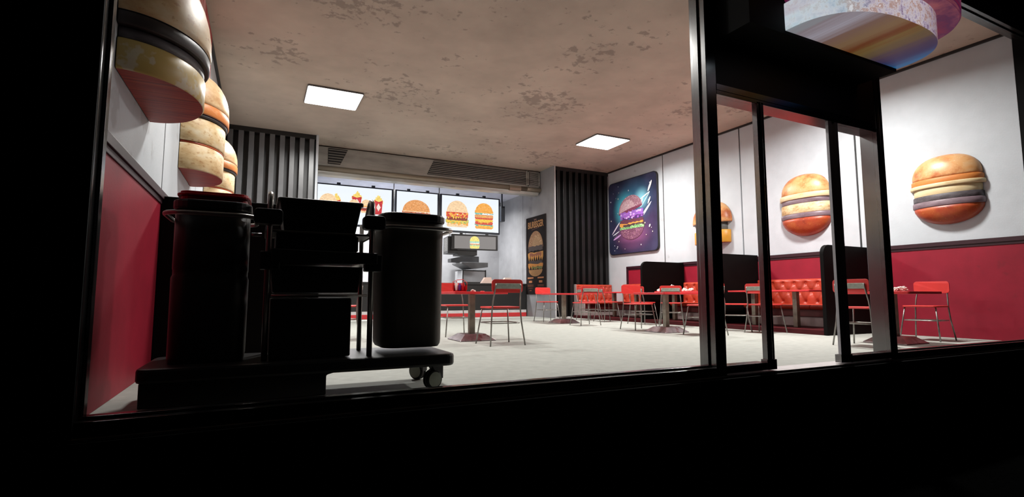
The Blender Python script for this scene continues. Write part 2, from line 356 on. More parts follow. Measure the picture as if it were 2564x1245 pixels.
# ------------------------------------------------------------------ ceiling lamps
LAMP_G = 'square ceiling lamps'
def lamp(x, y, label, first=None):
    if first: return dup(first, (x, y, ZC), 0, label)
    t = thing('ceiling_lamp', label, 'ceiling lamp', (x, y, ZC), 0, LAMP_G)
    MB().prism(rrect(-.53, .53, -.5, .5, .04), 'z', -.035, 0).build('frame', 'lamp_frame', t, bevel=.004)
    MB().prism(rrect(-.515, .515, -.485, .485, .035), 'z', -.039, -.0355).build('diffuser', 'diffuser', t)
    return t
LX = (1.2, 7.95)
l0 = lamp(LX[0], 10.72, 'bright square ceiling lamp, the one nearer the left slatted panel')
lamp(LX[1], 10.76, 'bright square ceiling lamp, the one nearer the right wall and space poster', l0)
def area(name, loc, sx, sy, e, col=(1, .985, .96), rot=(0, 0, 0), spread=150):
    d = bpy.data.lights.new(name, 'AREA'); d.shape = 'RECTANGLE'; d.size = sx; d.size_y = sy; d.energy = e; d.color = col; d.spread = rad(spread)
    o = bpy.data.objects.new(name, d); C.objects.link(o); o.location = loc; o.rotation_euler = rot; return o
EL = 265
for x in LX:
    area('lamp_light', (x, 10.74, ZC - .045), .6, .6, EL, spread=165)
area('lamp_light', (LX[0], 6.2, ZC - .02), .5, .5, EL * .5, spread=165)
area('lamp_light', (LX[1], 5.5, ZC - .02), .5, .5, EL * 1.15, spread=165)
area('kitchen_light', (3.6, 16.3, 4.18), 1.6, .3, 420, (1, .99, .98))
area('kitchen_light', (6.4, 16.4, 4.18), .8, .3, 110, (1, .99, .98))

# ------------------------------------------------------------------ kitchen hood
hd = thing('extractor_hood', 'long steel extractor hood with grilles hanging below the ceiling over the counter', 'extractor hood', (0, 14.35, 4.0))
x0, x1 = KX0 + .005, KX1 - .01
prof = [(0, .16), (0, .70), (.38, .70), (.38, .16)]
MB().prism(prof, 'x', x0, x1).build('hood_body', 'steel', hd, bevel=.02)
b = MB(); b.prism([(-.05, .06), (-.07, .10), (-.05, .155), (.0, .17), (.0, .02)], 'x', x0, x1 - .5, 0, True); b.prism([(-.06, .02), (-.09, .08), (-.06, .165), (.0, .18), (.0, .0)], 'x', 6.95, 7.35)
b.prism([(-.05, .06), (-.07, .10), (-.05, .155), (.0, .17), (.0, .02)], 'x', 7.35, x1, 0, True); b.build('rail', 'rail', hd)
MB().prism([(0, .0), (.02, -.07), (.3, -.07), (.38, .0), (.38, .16), (0, .16)], 'x', x0, x1 - .06).build('lower_lip', 'steel', hd, bevel=.01)
def grille(xa, xb, slantL, slantR, n, nm):
    z0, z1 = .235, .665; b = MB(); b.prism([(xa + slantL, z0), (xb - slantR, z0), (xb, z1), (xa, z1)] if slantL >= 0 else [(xa, z0), (xb, z0), (xb, z1), (xa - slantL, z1)], 'y', -.012, 0, 0)
    for i in range(n):
        t = (i + .5) / n; z = z0 + (z1 - z0) * t
        l = xa + (slantL * (1 - t) if slantL > 0 else -slantL * t); r = xb - slantR * (1 - t)
        b.box(l + .01, r - .01, -.022, -.010, z - .007, z + .007, 1)
    return b.build(nm, ['grille', 'steel'], hd)
grille(1.52, 2.03, 0, .19, 6, 'grille'); grille(4.28, 7.58, -.2, 0, 8, 'grille'); grille(7.68, 8.0, 0, 0, 14, 'grille')
MB().box(7.56, 7.60, -.03, 0, .2, .69).box(7.62, 8.06, -.02, 0, .665, .69).box(7.62, 7.66, -.02, 0, .2, .69).box(8.02, 8.06, -.02, 0, .2, .69).box(7.62, 8.06, -.02, 0, .2, .225).build('grille_frame', 'steel', hd)

# ------------------------------------------------------------------ flat pictures (polygons on a screen or poster, facing -Y in local space)
def ell(cx, cz, rx, rz, n=24, a0=0, a1=360):
    return [(cx + rx * math.cos(rad(a0 + (a1 - a0) * i / n)), cz + rz * math.sin(rad(a0 + (a1 - a0) * i / n))) for i in range(n + (0 if a1 - a0 >= 360 else 1))]
class Pic:
    def __init__(s): s.b = MB(); s.mats = []; s.k = 0
    def poly(s, pts, mat, order=None):
        if mat not in s.mats: s.mats.append(mat)
        s.k += 1; y = -.00006 * s.k
        s.b.add([(x, y, z) for x, z in pts], [tuple(range(len(pts)))], s.mats.index(mat))
    def wavy(s, cx, cz, w, h, mat, amp, n, seed=0):
        r = random.Random(seed); top = [(cx - w / 2 + w * i / n, cz + h / 2 + amp * (r.random() - .5)) for i in range(n + 1)]
        bot = [(cx + w / 2 - w * i / n, cz - h / 2 + amp * 1.6 * (r.random() - .5)) for i in range(n + 1)]
        s.poly(top + bot, mat)
    def build(s, name, parent, loc=(0, 0, 0), rot=None): return s.b.build(name, s.mats, parent, loc, 0, rot)
E_ = {}
def em(key, c, k=1.0):
    if key not in E_: E_[key] = emit('picture_' + key, c, k)
    return E_[key]
def burger_pic(p, cx, z0, w, h, pre, cols, layers, seed=1):
    """layers: list of (fraction from bottom, height, width factor, colour key, wavy)"""
    r = random.Random(seed)
    for fz, fh, fw, ck, kind in layers:
        mat = em(pre + ck, cols[ck]); zc = z0 + h * (fz + fh / 2)
        if kind == 'dome':
            zz = z0 + h * fz; p.poly(ell(cx, zz, w / 2 * fw, h * fh, 22, 0, 180), mat)
            for i in range(26):
                a = rad(20 + 140 * r.random()); q = .35 + .6 * r.random()
                x, z = cx + w / 2 * fw * q * math.cos(a), zz + h * fh * q * math.sin(a)
                if z > zz + h * fh * .3: p.poly(ell(x, z, w * .011, w * .008, 6), em(pre + 'seed', cols.get('seed', (1, .8, .5))))
        elif kind == 'wave': p.wavy(cx, zc, w * fw, h * fh, mat, h * .07, 16, seed + int(fz * 100))
        elif kind == 'drip':
            x, pts = cx - w / 2 * fw, []
            n = 8
            for i in range(n + 1): pts.append((cx - w / 2 * fw + w * fw * i / n, z0 + h * (fz + fh)))
            low = [(cx + w / 2 * fw - w * fw * i / (2 * n), z0 + h * (fz + fh * (.75 if i % 2 == 0 else r.choice([.0, .3, .5])))) for i in range(2 * n + 1)]
            p.poly(pts + low, mat)
        elif kind == 'bowl': zz = z0 + h * (fz + fh); p.poly([(x, z) for x, z in rrect(cx - w / 2 * fw, cx + w / 2 * fw, z0 + h * fz, z0 + h * (fz + fh), h * fh * .42)], mat)
        else: p.poly(rrect(cx - w / 2 * fw, cx + w / 2 * fw, z0 + h * fz, z0 + h * (fz + fh), h * fh * .45), mat)
BR = dict(bun=(.85, .36, .12), bund=(.62, .16, .05), pale=(1, .68, .40), seed=(1, .80, .55), red=(.72, .07, .03), brown=(.28, .03, .015), yel=(1, .60, .06), gold=(1, .42, .06), green=(.48, .55, .14), teal=(.16, .50, .42), white=(1, .92, .8))
std = [(0, .16, .94, 'pale', 'bowl'), (.10, .17, 1.0, 'gold', 'wave'), (.16, .12, 1.04, 'green', 'wave'), (.18, .06, .98, 'yel', 'wave'), (.25, .14, .94, 'brown', 'r'), (.28, .14, .90, 'yel', 'drip'), (.38, .10, .98, 'red', 'wave'), (.45, .09, 1.0, 'gold', 'wave'), (.50, .05, .96, 'red', 'wave'), (.55, .43, .94, 'pale', 'dome')]
tower = [(0, .13, .92, 'gold', 'bowl'), (.09, .08, .98, 'yel', 'wave'), (.13, .03, .98, 'teal', 'wave'), (.16, .13, .94, 'red', 'r'), (.19, .10, .6, 'yel', 'drip'), (.28, .08, .96, 'yel', 'r'), (.36, .12, .96, 'red', 'r'), (.42, .12, .98, 'bun', 'r'), (.42, .06, .2, 'yel', 'drip'), (.56, .04, .98, 'teal', 'wave'), (.60, .1, .98, 'gold', 'r'), (.64, .34, .92, 'gold', 'dome')]
wide = [(0, .2, .94, 'bun', 'bowl'), (.16, .2, .98, 'gold', 'wave'), (.26, .12, 1.0, 'yel', 'wave'), (.33, .15, .96, 'brown', 'r'), (.44, .07, 1.0, 'bund', 'wave'), (.50, .06, .98, 'pale', 'r'), (.53, .45, .96, 'bun', 'dome')]
small = [(0, .2, .9, 'pale', 'bowl'), (.15, .15, .95, 'red', 'wave'), (.26, .16, .98, 'brown', 'wave'), (.32, .12, 1, 'white', 'drip'), (.42, .10, .98, 'bun', 'r'), (.5, .06, 1, 'yel', 'r'), (.52, .45, .95, 'pale', 'dome')]
def fries_pic(p, cx, z0, w, h, seed=1):
    r = random.Random(seed)
    for i in range(12):
        x = cx - w * .46 + w * .92 * i / 11; t = h * (.86 + .14 * r.random()) * (1 - .25 * abs(i - 5.5) / 5.5)
        p.poly([(x - w * .06, z0 + h * .5), (x + w * .06, z0 + h * .5), (x + w * .07, z0 + t), (x - w * .05, z0 + t)], em('fry%d' % (i % 2), ((1, .62, .10), (1, .78, .25))[i % 2]))
    p.poly([(cx - w * .36, z0), (cx + w * .36, z0), (cx + w * .48, z0 + h * .66), (cx, z0 + h * .58), (cx - w * .48, z0 + h * .66)], em('frybox', (.62, .03, .04)))
    p.poly([(cx, z0 + h * .14), (cx + w * .25, z0 + h * .33), (cx, z0 + h * .52), (cx - w * .25, z0 + h * .33)], em('diamond', (1, .82, .75)))

# menu screens ------------------------------------------------------------
SG = 'menu screens over the counter'; SY = 15.5
def screen(xa, xb, label, draw, w_name='menu_screen'):
    za, zb = 2.78, 3.90; t = thing(w_name, label, 'menu screen', (xa, SY, za), 0, SG)
    W, H = xb - xa, zb - za
    MB().box(-.05, W + .05, .002, .14, -.055, H + .04).build('frame', 'navy', t, bevel=.006)
    MB().box(0, W, -.001, .004, 0, H).build('display', 'screen_white', t)
    draw(t)
    for q in (.25, .72): MB().box(W * q, W * q + .1, .03, .1, H + .04, H + .10).build('hanger', 'navy', t)
    return t
def food(t, fn, *a):
    p = Pic(); fn(p, *a); p.build('burger_picture' if fn is burger_pic else 'fries_picture', t, (0, -.003 - .004 * (fn is burger_pic), 0))
def d0(t):
    food(t, fries_pic, .52, .30, .25, .62, 2); food(t, burger_pic, .30, .30, .52, .58, 'a', BR, small, 3)
    food(t, fries_pic, 1.10, .50, .29, .52, 4); food(t, burger_pic, 1.02, .32, .33, .44, 'a', BR, small, 5)
    food(t, burger_pic, 1.38, .36, .34, .42, 'a', BR, small, 6); food(t, fries_pic, 1.74, .34, .26, .66, 7)
def d1(t): food(t, burger_pic, .62, .10, .90, .80, 'b', BR, wide, 8)
def d2(t): food(t, burger_pic, .52, .11, .76, .88, 'c', BR, std, 9); food(t, burger_pic, 1.46, .10, .68, .88, 'c', BR, tower, 10)
screen(1.39, 3.52, 'wide lit menu screen at the left showing small burgers and boxes of fries', d0)
screen(3.68, 4.98, 'narrow lit menu screen showing one big sesame burger, between the two wide ones', d1)
screen(5.13, 7.12, 'lit menu screen showing two tall stacked burgers side by side, rightmost of the row', d2)
# vertical cable ducts between screens
for i, (xa, lab) in enumerate(((3.59, 'dark ribbed cable duct between the left and middle menu screens'), (5.045, 'dark ribbed cable duct between the middle and right menu screens'))):
    b = MB()
    for k in range(2): b.lathe([(.008, 2.80), (.008, 4.199)], (xa + .018 * k, SY + .06, 0), 8)
    tag(b.build('hanging_cable_duct', 'metal'), lab, 'cable duct')
# speaker at right of screens
sp = thing('loudspeaker', 'small dark loudspeaker right of the menu screens', 'loudspeaker', (7.35, 15.7, 3.2))
MB().box(-.07, .07, -.08, .15, 0, .52).build('speaker_box', 'navy', sp, bevel=.01); MB().box(-.02, .02, .0, .04, .5, .995).build('ceiling_mount', 'navy', sp)

# hanging order display --------------------------------------------------
od = thing('order_display', 'tilted grey order display with a burger icon hanging under the right menu screen', 'display', (6.2, 15.28, 2.17), rad(-6)); od.scale = (.9, 1, .93)
b = MB(); b.box(-.86, .86, .03, .10, -.02, .52); b.build('frame', 'black', od, bevel=.008)
MB().box(-.76, .78, .02, .031, .02, .46).build('display', 'screen_grey', od)
b = MB(); b.box(-.98, -.62, .10, .75, -.14, .44)
for k in range(14): b.box(-.985, -.98, .12, .62, -.05 + k * .032, -.035 + k * .032, 1)
for k in range(5): b.box(-.94 + k * .018, -.935 + k * .018, .09, .12, -.05, .52, 0)
b.box(-.62, .1, .10, .75, -.20, -.02, 0); b.build('housing', ['black', 'metal'], od, bevel=.006)
MB().box(-.56, -.46, .03, .08, .51, .56).build('hanger', 'black', od); MB().box(.40, .50, .03, .08, .51, .56).build('hanger', 'black', od)
p = Pic(); IC = dict(y=(1, .82, .22), t=(.35, .72, .62), w=(1, .88, .72), r=(.90, .30, .12), g=(.50, .72, .42), seed=(1, .85, .3))
ic = [(0, .28, .92, 'y', 'bowl'), (.20, .12, .98, 'g', 'wave'), (.30, .08, .98, 'r', 'wave'), (.37, .10, .94, 'w', 'r'), (.46, .12, .98, 't', 'r'), (.56, .10, .94, 'y', 'r'), (.60, .38, .92, 'y', 'dome')]
burger_pic(p, -.02, .03, .38, .44, 'ic', IC, ic, 11); p.build('icon', od, (0, .0185, 0))

# kitchen fittings -------------------------------------------------------
t = thing('exhaust_canopy', 'dark angled exhaust canopy on the kitchen wall below the order display', 'exhaust canopy', (6.3, 16.9, 1.82))
b = MB(); b.prism([(-.42, .02), (-.42, .14), (.1, .26), (.62, .24), (.62, .0)], 'y', -.2, .15); b.build('upper_canopy', 'slatback', t, bevel=.008)
b = MB(); b.prism([(-.1, .02), (-.1, -.03), (.30, -.20), (.88, -.14), (.88, .02)], 'y', -.4, .6); b.build('lower_canopy', 'slat', t, bevel=.008)
t = thing('food_cabinet', 'grey framed food cabinet standing behind the black counter', 'food cabinet', (6.72, 16.6, 0))
MB().box(-.42, .42, .05, .85, 0, 1.55).build('cabinet_body', 'concrete', t, bevel=.01)
MB().box(-.44, -.41, .02, .06, 0, 1.57).box(.41, .44, .02, .06, 0, 1.58).box(-.44, .44, .02, .06, 1.10, 1.16).box(-.44, .44, .02, .06, 1.54, 1.57).build('cabinet_frame', 'black', t)
ct = thing('service_counter', 'long black service counter with white and red stripes along its foot', 'counter', (0, 15.3, 0))
MB().box(KX0 + .004, KX1 - .042, 0, .6, .22, 1.03).build('counter_body', 'black', ct)
MB().box(KX0 + .004, KX1 - .045, -.03, .66, 1.03, 1.085).build('worktop', 'black', ct, bevel=.006)
MB().box(KX0 + .004, KX1 - .042, -.006, .6, .13, .22).build('white_stripe', 'counter_white', ct)
MB().box(KX0 + .004, KX1 - .042, -.012, .6, 0, .13).build('red_stripe', 'counter_red', ct)
def register(x, y, lab):
    k_ = .72; b = MB(); b.add([(0, 0, 0), (.42, 0, 0), (.34, .02, .27), (.05, .02, .27), (.0, .3, 0), (.42, .3, 0), (.34, .2, .27), (.05, .2, .27)], [(0, 1, 2, 3), (1, 5, 6, 2), (5, 4, 7, 6), (4, 0, 3, 7), (3, 2, 6, 7), (0, 4, 5, 1)])
    b.add([(-.13, .02, 0), (0, -.005, 0), (.05, .015, .27), (0.0, .1, .26), (-.1, .3, 0), (0, .3, 0)], [(0, 1, 2, 3), (0, 3, 4), (1, 5, 4, 0)])
    b.v = [(q[0] * k_, q[1] * k_, q[2] * k_) for q in b.v]
    tag(b.build('cash_register', 'peach', None, (x, y, 1.0855)), lab, 'cash register', 'cash registers on the counter')
register(6.56, 15.36, 'pale peach sloping cash register on the counter, seen left of the near red chair')
register(7.30, 15.40, 'pale peach cash register on the counter peeping over the near chair backrest')

# wall posters -----------------------------------------------------------
t = thing('burger_poster', 'tall narrow dark poster reading BIURBSGER on the kitchen side wall', 'poster', (KX1 - .003, 14.64, .73), rad(-90))
MB().box(-.655, .655, -.035, .0, 0, 2.56).build('board', pm('poster_black', (.014, .009, .009), .7, 0, .12, 6, 0, None, .15), t, bevel=.004)
PM = {}
def pc(k, c):
    if k not in PM: PM[k] = pm('poster_ink_' + k, tuple(x * .62 for x in c) if not k.startswith('s') and not k.startswith('ring') and k != 'comet' else c, .5, 0, .25, 20)
    return PM[k]
p = Pic(); r = random.Random(4)
p.poly(ell(0, 1.52, .50, .55, 26, 0, 180), pc('bun', (.50, .22, .07)))
p.poly(ell(.12, 1.56, .34, .38, 20, 0, 180), pc('bun2', (.62, .33, .13)))
for i in range(60):
    a = rad(20 + 140 * r.random()); q = .6 + .36 * r.random(); p.poly(ell(.50 * q * math.cos(a), 1.52 + .55 * q * math.sin(a), .014, .008, 6), pc('seed', (.75, .5, .28)))
p.wavy(0, 1.50, .96, .16, pc('patty', (.06, .022, .012)), .03, 12, 3)
def drip(zt, zb, k, col, n, sd, w=1.0):
    rr = random.Random(sd); top = [(-.5 * w + w * i / n, zt + .05 * (rr.random() - .3)) for i in range(n + 1)]
    low = [(.5 * w - w * i / (2 * n), zb + (0 if i % 2 else (zt - zb) * (.45 + .35 * rr.random()))) for i in range(2 * n + 1)]
    p.poly(top + low, pc(k, col))
drip(1.36, 1.08, 'ch', (.85, .36, .04), 7, 1, 1.02); drip(1.33, 1.2, 'ch2', (.40, .10, .02), 6, 2, .8)
p.wavy(0, 1.03, .92, .12, pc('p2', (.05, .018, .01)), .04, 12, 5)
drip(.99, .80, 'ch3', (.75, .28, .03), 6, 6, 1.0); p.wavy(.1, .87, .7, .06, pc('gr', (.18, .20, .04)), .05, 12, 8)
p.poly([(x, z) for x, z in ell(0, .80, .46, .22, 20, 180, 360)], pc('bot', (.50, .24, .08)))
for s_, x_ in ((-1, -.34), (1, .34)):
    for k, (zz, hh, ww) in enumerate(((.535, .05, .40), (.41, .07, .22), (.30, .02, .40), (.26, .015, .40), (.20, .012, .30), (.12, .03, .14))): p.poly([(x_ - ww / 2, zz - hh / 2), (x_ + ww / 2, zz - hh / 2), (x_ + ww / 2, zz + hh / 2), (x_ - ww / 2, zz + hh / 2)], pc('txt%d' % (k > 1), ((.62, .22, .08), (.25, .08, .04))[k > 1]))
p.poly([(-.25, 2.12), (.25, 2.16), (.25, 2.175), (-.25, 2.135)], pc('txt1', (.25, .08, .04)))
for k in range(3): p.poly(ell(-.06 + .06 * k, 2.45, .03, .03, 8), pc('txt1', (.25, .08, .04)))
p.build('picture', t, (0, -.0362, 0))
def text(parent, s, size, loc, mat, sx=1.0):
    c = bpy.data.curves.new('lettering', 'FONT'); c.body = s; c.size = size; c.align_x = 'CENTER'; c.align_y = 'CENTER'; c.extrude = .001; c.offset = size * .022
    tmp = bpy.data.objects.new('tmp', c); C.objects.link(tmp); bpy.context.view_layer.update(); me = bpy.data.meshes.new_from_object(tmp.evaluated_get(bpy.context.evaluated_depsgraph_get())); me.name = 'lettering'; bpy.data.objects.remove(tmp)
    me.materials.clear(); me.materials.append(mat); o = bpy.data.objects.new('lettering', me); C.objects.link(o); o.parent = parent; o.location = loc; o.rotation_euler = (PI / 2, 0, 0); o.scale = (sx, 1, 1); return o
text(t, 'BIURBSGER', .30, (0, -.039, 2.28), pc('gold', (.80, .36, .10)), .70)

def spacemat():
    m, nt, b = nodes('space_poster_print'); v = objco(nt)
    def glow(c, s, wx, wz):
        mp = nt.nodes.new('ShaderNodeMapping'); t_ = nt.nodes.new('ShaderNodeTexCoord'); nt.links.new(t_.outputs['Object'], mp.inputs[0])
        mp.inputs['Location'].default_value = (-c[0] / wx, 0, -c[1] / wz); mp.inputs['Scale'].default_value = (1 / wx, 0, 1 / wz)
        ln = nt.nodes.new('ShaderNodeVectorMath'); ln.operation = 'LENGTH'; nt.links.new(mp.outputs[0], ln.inputs[0])
        mr = nt.nodes.new('ShaderNodeMapRange'); mr.interpolation_type = 'SMOOTHSTEP'; mr.inputs[1].default_value = 0; mr.inputs[2].default_value = 1; mr.inputs[3].default_value = s; mr.inputs[4].default_value = 0
        nt.links.new(ln.outputs['Value'], mr.inputs[0]); return mr.outputs[0]
    n = noise(nt, 1.6, 5, .6, v)
    col = ramp(nt, n, [(.3, (.010, .010, .03)), (.5, (.025, .03, .07)), (.7, (.05, .05, .11))])
    n2 = noise(nt, 3, 5, .6, v)
    col = mixc(nt, glow((.25, .75), .75, 1.4, 1.2), col, (.11, .05, .14))
    col = mixc(nt, glow((0, .55), .55, 1.0, .55), col, (.50, .14, .32))
    col = mixc(nt, glow((.1, 1.55), .7, 1.05, .95), col, (.05, .20, .34))
    col = mixc(nt, glow((-.35, 1.4), .9, .62, .72), col, (.08, .55, .68))
    col = mixc(nt, glow((.45, 1.62), .85, .42, .42), col, (.30, .72, .85))
    col = mixc(nt, math_(nt, 'MULTIPLY', glow((-.1, .30), .8, 1.3, .16), n2), col, (.03, .02, .06))
    nt.links.new(col, b.inputs['Base Color']); b.inputs['Roughness'].default_value = .4; return m
t = thing('space_burger_poster', 'square rounded dark poster of a glowing purple burger in space on the right wall', 'poster', (XR - .004, 12.3, 1.97), rad(-90))
MB().prism(rrect(-1.14, 1.14, 0, 2.33, .16, 8), 'y', -.06, 0).build('board', 'black', t, bevel=.006)
MB().prism(rrect(-1.12, 1.12, .02, 2.31, .15, 8), 'y', -.064, -.0605).build('print', spacemat(), t)
p = Pic(); r = random.Random(9)
def rot2(pts, a, cx=0, cz=1.1): c, s = math.cos(a), math.sin(a); return [(cx + (x - cx) * c - (z - cz) * s, cz + (x - cx) * s + (z - cz) * c) for x, z in pts]
TL = rad(9)
def ring(rx, rz, w, a0, a1, col, k, n=30, a=rad(28)):
    o = [(rx * math.cos(rad(a0 + (a1 - a0) * i / n)), 1.05 + rz * math.sin(rad(a0 + (a1 - a0) * i / n))) for i in range(n + 1)]
    q = [((rx - w) * math.cos(rad(a0 + (a1 - a0) * i / n)), 1.05 + (rz - w * .6) * math.sin(rad(a0 + (a1 - a0) * i / n))) for i in range(n + 1)]
    p.poly(rot2(o + q[::-1], a, 0, 1.05), pc(k, col))
def streak(x0, z0, x1, z1, w, k, col):
    L = math.hypot(x1 - x0, z1 - z0) / 2; p.poly(rot2(ell((x0 + x1) / 2, (z0 + z1) / 2, L, w, 16), math.atan2(z1 - z0, x1 - x0), (x0 + x1) / 2, (z0 + z1) / 2), pc(k, col))
for a in ((.36, 1.58, .84, 1.76, .022, 'streakw', (.80, .85, 1.0)), (.42, 1.34, .84, 1.76, .018, 'streakb', (.55, .85, 1.0)), (.40, 1.36, .52, 1.62, .03, 'streakw', 0), (.44, 1.08, .90, 1.46, .026, 'streakp', (.90, .72, .95)), (.50, 1.06, .86, 1.40, .012, 'streakw', 0),
          (-.98, .66, -.58, 1.02, .024, 'streakp', 0), (-.94, .62, -.60, .74, .018, 'streakw', 0), (-.92, .48, -.52, .62, .03, 'streakq', (.62, .34, .70))): streak(*a)
p.poly(rot2(ell(-.02, 1.34, .56, .46, 26, 0, 180), TL), pc('sbun', (.36, .17, .22)))
p.poly(rot2(ell(-.16, 1.36, .38, .34, 22, 0, 180), TL), pc('sbun2', (.55, .34, .38)))
for i in range(110):
    a = rad(8 + 164 * r.random()); q = .3 + .68 * r.random(); p.poly(rot2(ell(-.02 + .56 * q * math.cos(a), 1.34 + .46 * q * math.sin(a), .012, .009, 5), TL), pc('sseed', (.85, .68, .72)))
p.poly(rot2(ell(-.02, 1.345, .57, .05, 22), TL), pc('srim', (.22, .05, .10)))
p.wavy(0, 1.2, 1.08, .20, pc('spur', (.34, .14, .55)), .07, 18, 3); p.wavy(.05, 1.10, 1.0, .12, pc('spur3', (.12, .04, .20)), .06, 14, 4)
for i in range(30): p.poly(ell(-.5 + r.random(), 1.08 + .2 * r.random(), .035 + .03 * r.random(), .02 + .02 * r.random(), 7), pc(('spl', 'spl2')[i % 2], ((.75, .50, .95), (.42, .14, .60))[i % 2]))
p.wavy(0, .98, 1.08, .13, pc('smeat', (.16, .05, .08)), .04, 16, 5)
p.wavy(-.02, .90, 1.10, .09, pc('schz', (.85, .36, .08)), .05, 12, 6); p.wavy(.1, .86, 1.0, .09, pc('sm2', (.10, .05, .06)), .03, 12, 9)
p.wavy(0, .79, 1.14, .11, pc('slet', (.22, .48, .18)), .07, 26, 7)
for i in range(22): p.poly(ell(-.55 + 1.1 * r.random(), .76 + .08 * r.random(), .03, .018, 6), pc('slet2', (.50, .80, .40)))
p.poly([(x, z) for x, z in ell(0, .76, .54, .34, 24, 180, 360)], pc('sbot', (.22, .08, .14)))
for i in range(120):
    a = rad(190 + 160 * r.random()); q = .35 + .62 * r.random(); p.poly(ell(.54 * q * math.cos(a), .76 + .34 * q * math.sin(a), .011, .009, 5), pc(('sdot', 'sdot2')[i % 2], ((.85, .45, .50), (.55, .25, .45))[i % 2]))
for i in range(46):
    x, z = -1.0 + 2.0 * r.random(), .12 + 2.05 * r.random(); q = .008 + .014 * r.random()
    if abs(x) < .6 and .4 < z < 1.85: continue
    p.poly(ell(x, z, q, q * 1.2, 7), pc(('st1', 'st2')[i % 2], ((.95, .75, .6), (.85, .8, .95))[i % 2]))
for x, z, l, w in ((.86, 1.92, .18, .04), (.82, 1.5, .12, .03), (.82, .75, .05, .03)): p.poly(rot2(ell(x, z, l, w, 10), rad(60), x, z), pc('comet', (.95, .85, .88)))
p.build('picture', t, (0, -.0647, 0))
# red poster high on the left wall
t = thing('red_poster', 'red framed poster high on the left wall above the burger reliefs', 'poster', (XL + .004, 7.95, 3.41), rad(90))
MB().prism(rrect(-.95, .95, 0, 1.28, .1, 6), 'y', -.05, 0).build('board', 'black', t, bevel=.006)
MB().prism(rrect(-.92, .92, .03, 1.25, .09, 6), 'y', -.054, -.0505).build('print', foodmat('red_poster_print', [(.35, (.45, .02, .03)), (.5, (.60, .10, .10)), (.6, (.85, .5, .48)), (.7, (.30, .01, .02))], 3, (1, 1, .4)), t)

# ------------------------------------------------------------------ burger reliefs on the walls
def relief(x, y, z, sgn, label, layers, depth=.78):
    """sgn=+1: protrudes towards +x.  layers: (name, material, profile [(r, z)...])"""
    t = thing('burger_relief', label, 'burger relief', (x + sgn * .006, y, z), 0, 'half-round burger reliefs on the walls')
    MB().box(*sorted((-.0045 * sgn, -.0002 * sgn)), -.3, .3, .1, .8).build('mounting_plate', 'black', t)
    for nm, mt, prof in layers:
        b = MB().lathe(prof, (0, 0, 0), 40, -PI / 2, PI / 2, sx=depth * sgn)
        mats = [mt] if isinstance(mt, str) else list(mt)
        o = b.build(nm, mats, t)
        if len(mats) > 1:
            for p_ in o.data.polygons:
                if p_.normal.z < -.9: p_.material_index = 1
    return t
def dome(r, z0, h, k=9, lip=.04):
    return [(r * .985, z0), (r, z0 + lip)] + [(r * math.cos(rad(90 * i / k)) ** .8 if i < k else .001, z0 + lip + (h - lip) * math.sin(rad(90 * i / k))) for i in range(1, k + 1)]
def slab(r, z0, z1, e=.012): return [(r - e, z0), (r, z0 + e), (r, z1 - e), (r - e, z1)]
def bowl(r, z0, z1, k=7): return [((r * math.sin(rad(90 * i / k))) ** 1 if i else .001, z1 - (z1 - z0) * math.cos(rad(90 * i / k))) for i in range(0, k + 1)]
typeA = [('bun_top', ('bun_pale', 'patty'), dome(.61, .375, .66)), ('patty', 'patty_dark', slab(.60, .285, .376)), ('neck_layer', 'patty', slab(.555, .205, .286)), ('base_slab', ('yellow', 'streak_red'), slab(.57, .0, .206))]
typeA2 = [('bun_top', ('bun', 'neck'), dome(.60, .50, .56)), ('patty', 'neck', slab(.46, .30, .51)), ('base_slab', ('cheese', 'streak_red'), slab(.55, .0, .31))]
typeB = [('bun_top', ('bun_pale', 'mauve'), dome(.62, .78, .50)), ('orange_band', ('orange', 'mauve'), slab(.625, .655, .78)), ('dark_band', 'patty_dark', slab(.60, .615, .656)), ('crumb_layer', 'tan', slab(.575, .325, .616)), ('sauce', 'bun_red', slab(.56, .295, .326)), ('base_slab', ('tan', 'streak_red'), slab(.57, .0, .296))]
typeC = [('bun_top', ('bun', 'cream'), dome(.52, .86, .44)), ('cream_ring', 'cream', slab(.555, .76, .87)), ('sauce', 'mauve', slab(.52, .66, .77)), ('crumb_layer', 'tan', slab(.53, .46, .66)), ('sauce_low', 'mauve', slab(.545, .36, .46)), ('bun_bottom', 'bun_red', bowl(.53, .0, .37))]
typeD = [('bun_top', ('bun', 'cream'), dome(.485, .76, .40)), ('bun_rim', 'orange', slab(.50, .67, .765)), ('cream_ring', 'cream', slab(.52, .61, .675)), ('cream_layer', 'cream', slab(.47, .48, .615)), ('patty', 'patty', slab(.485, .38, .49)), ('sauce', 'mauve', slab(.50, .29, .39)), ('bun_bottom', 'bun_red', bowl(.485, .0, .30))]
relief(XL, 4.42, 2.10, 1, 'big burger relief on the left wall nearest the shop window, dark bun underside', typeA, .75)
relief(XL, 7.2, 2.10, 1, 'pale crumbly burger relief on the left wall, the middle of that wall', typeB, .70)
relief(XL, 9.95, 2.12, 1, 'pale burger relief deepest on the left wall, just over the red tray', typeB, .70)
relief(XR, 9.25, 1.98, -1, 'burger relief on the right wall with grey neck and orange flat slab', typeA2, .5)
relief(XR, 6.78, 1.92, -1, 'burger relief on the right wall with rounded red bottom, seen through the door opening', typeC, .5)
relief(XR, 4.33, 1.86, -1, 'burger relief on the right wall with dark grey patty, rightmost, seen through the side window', typeD, .5)

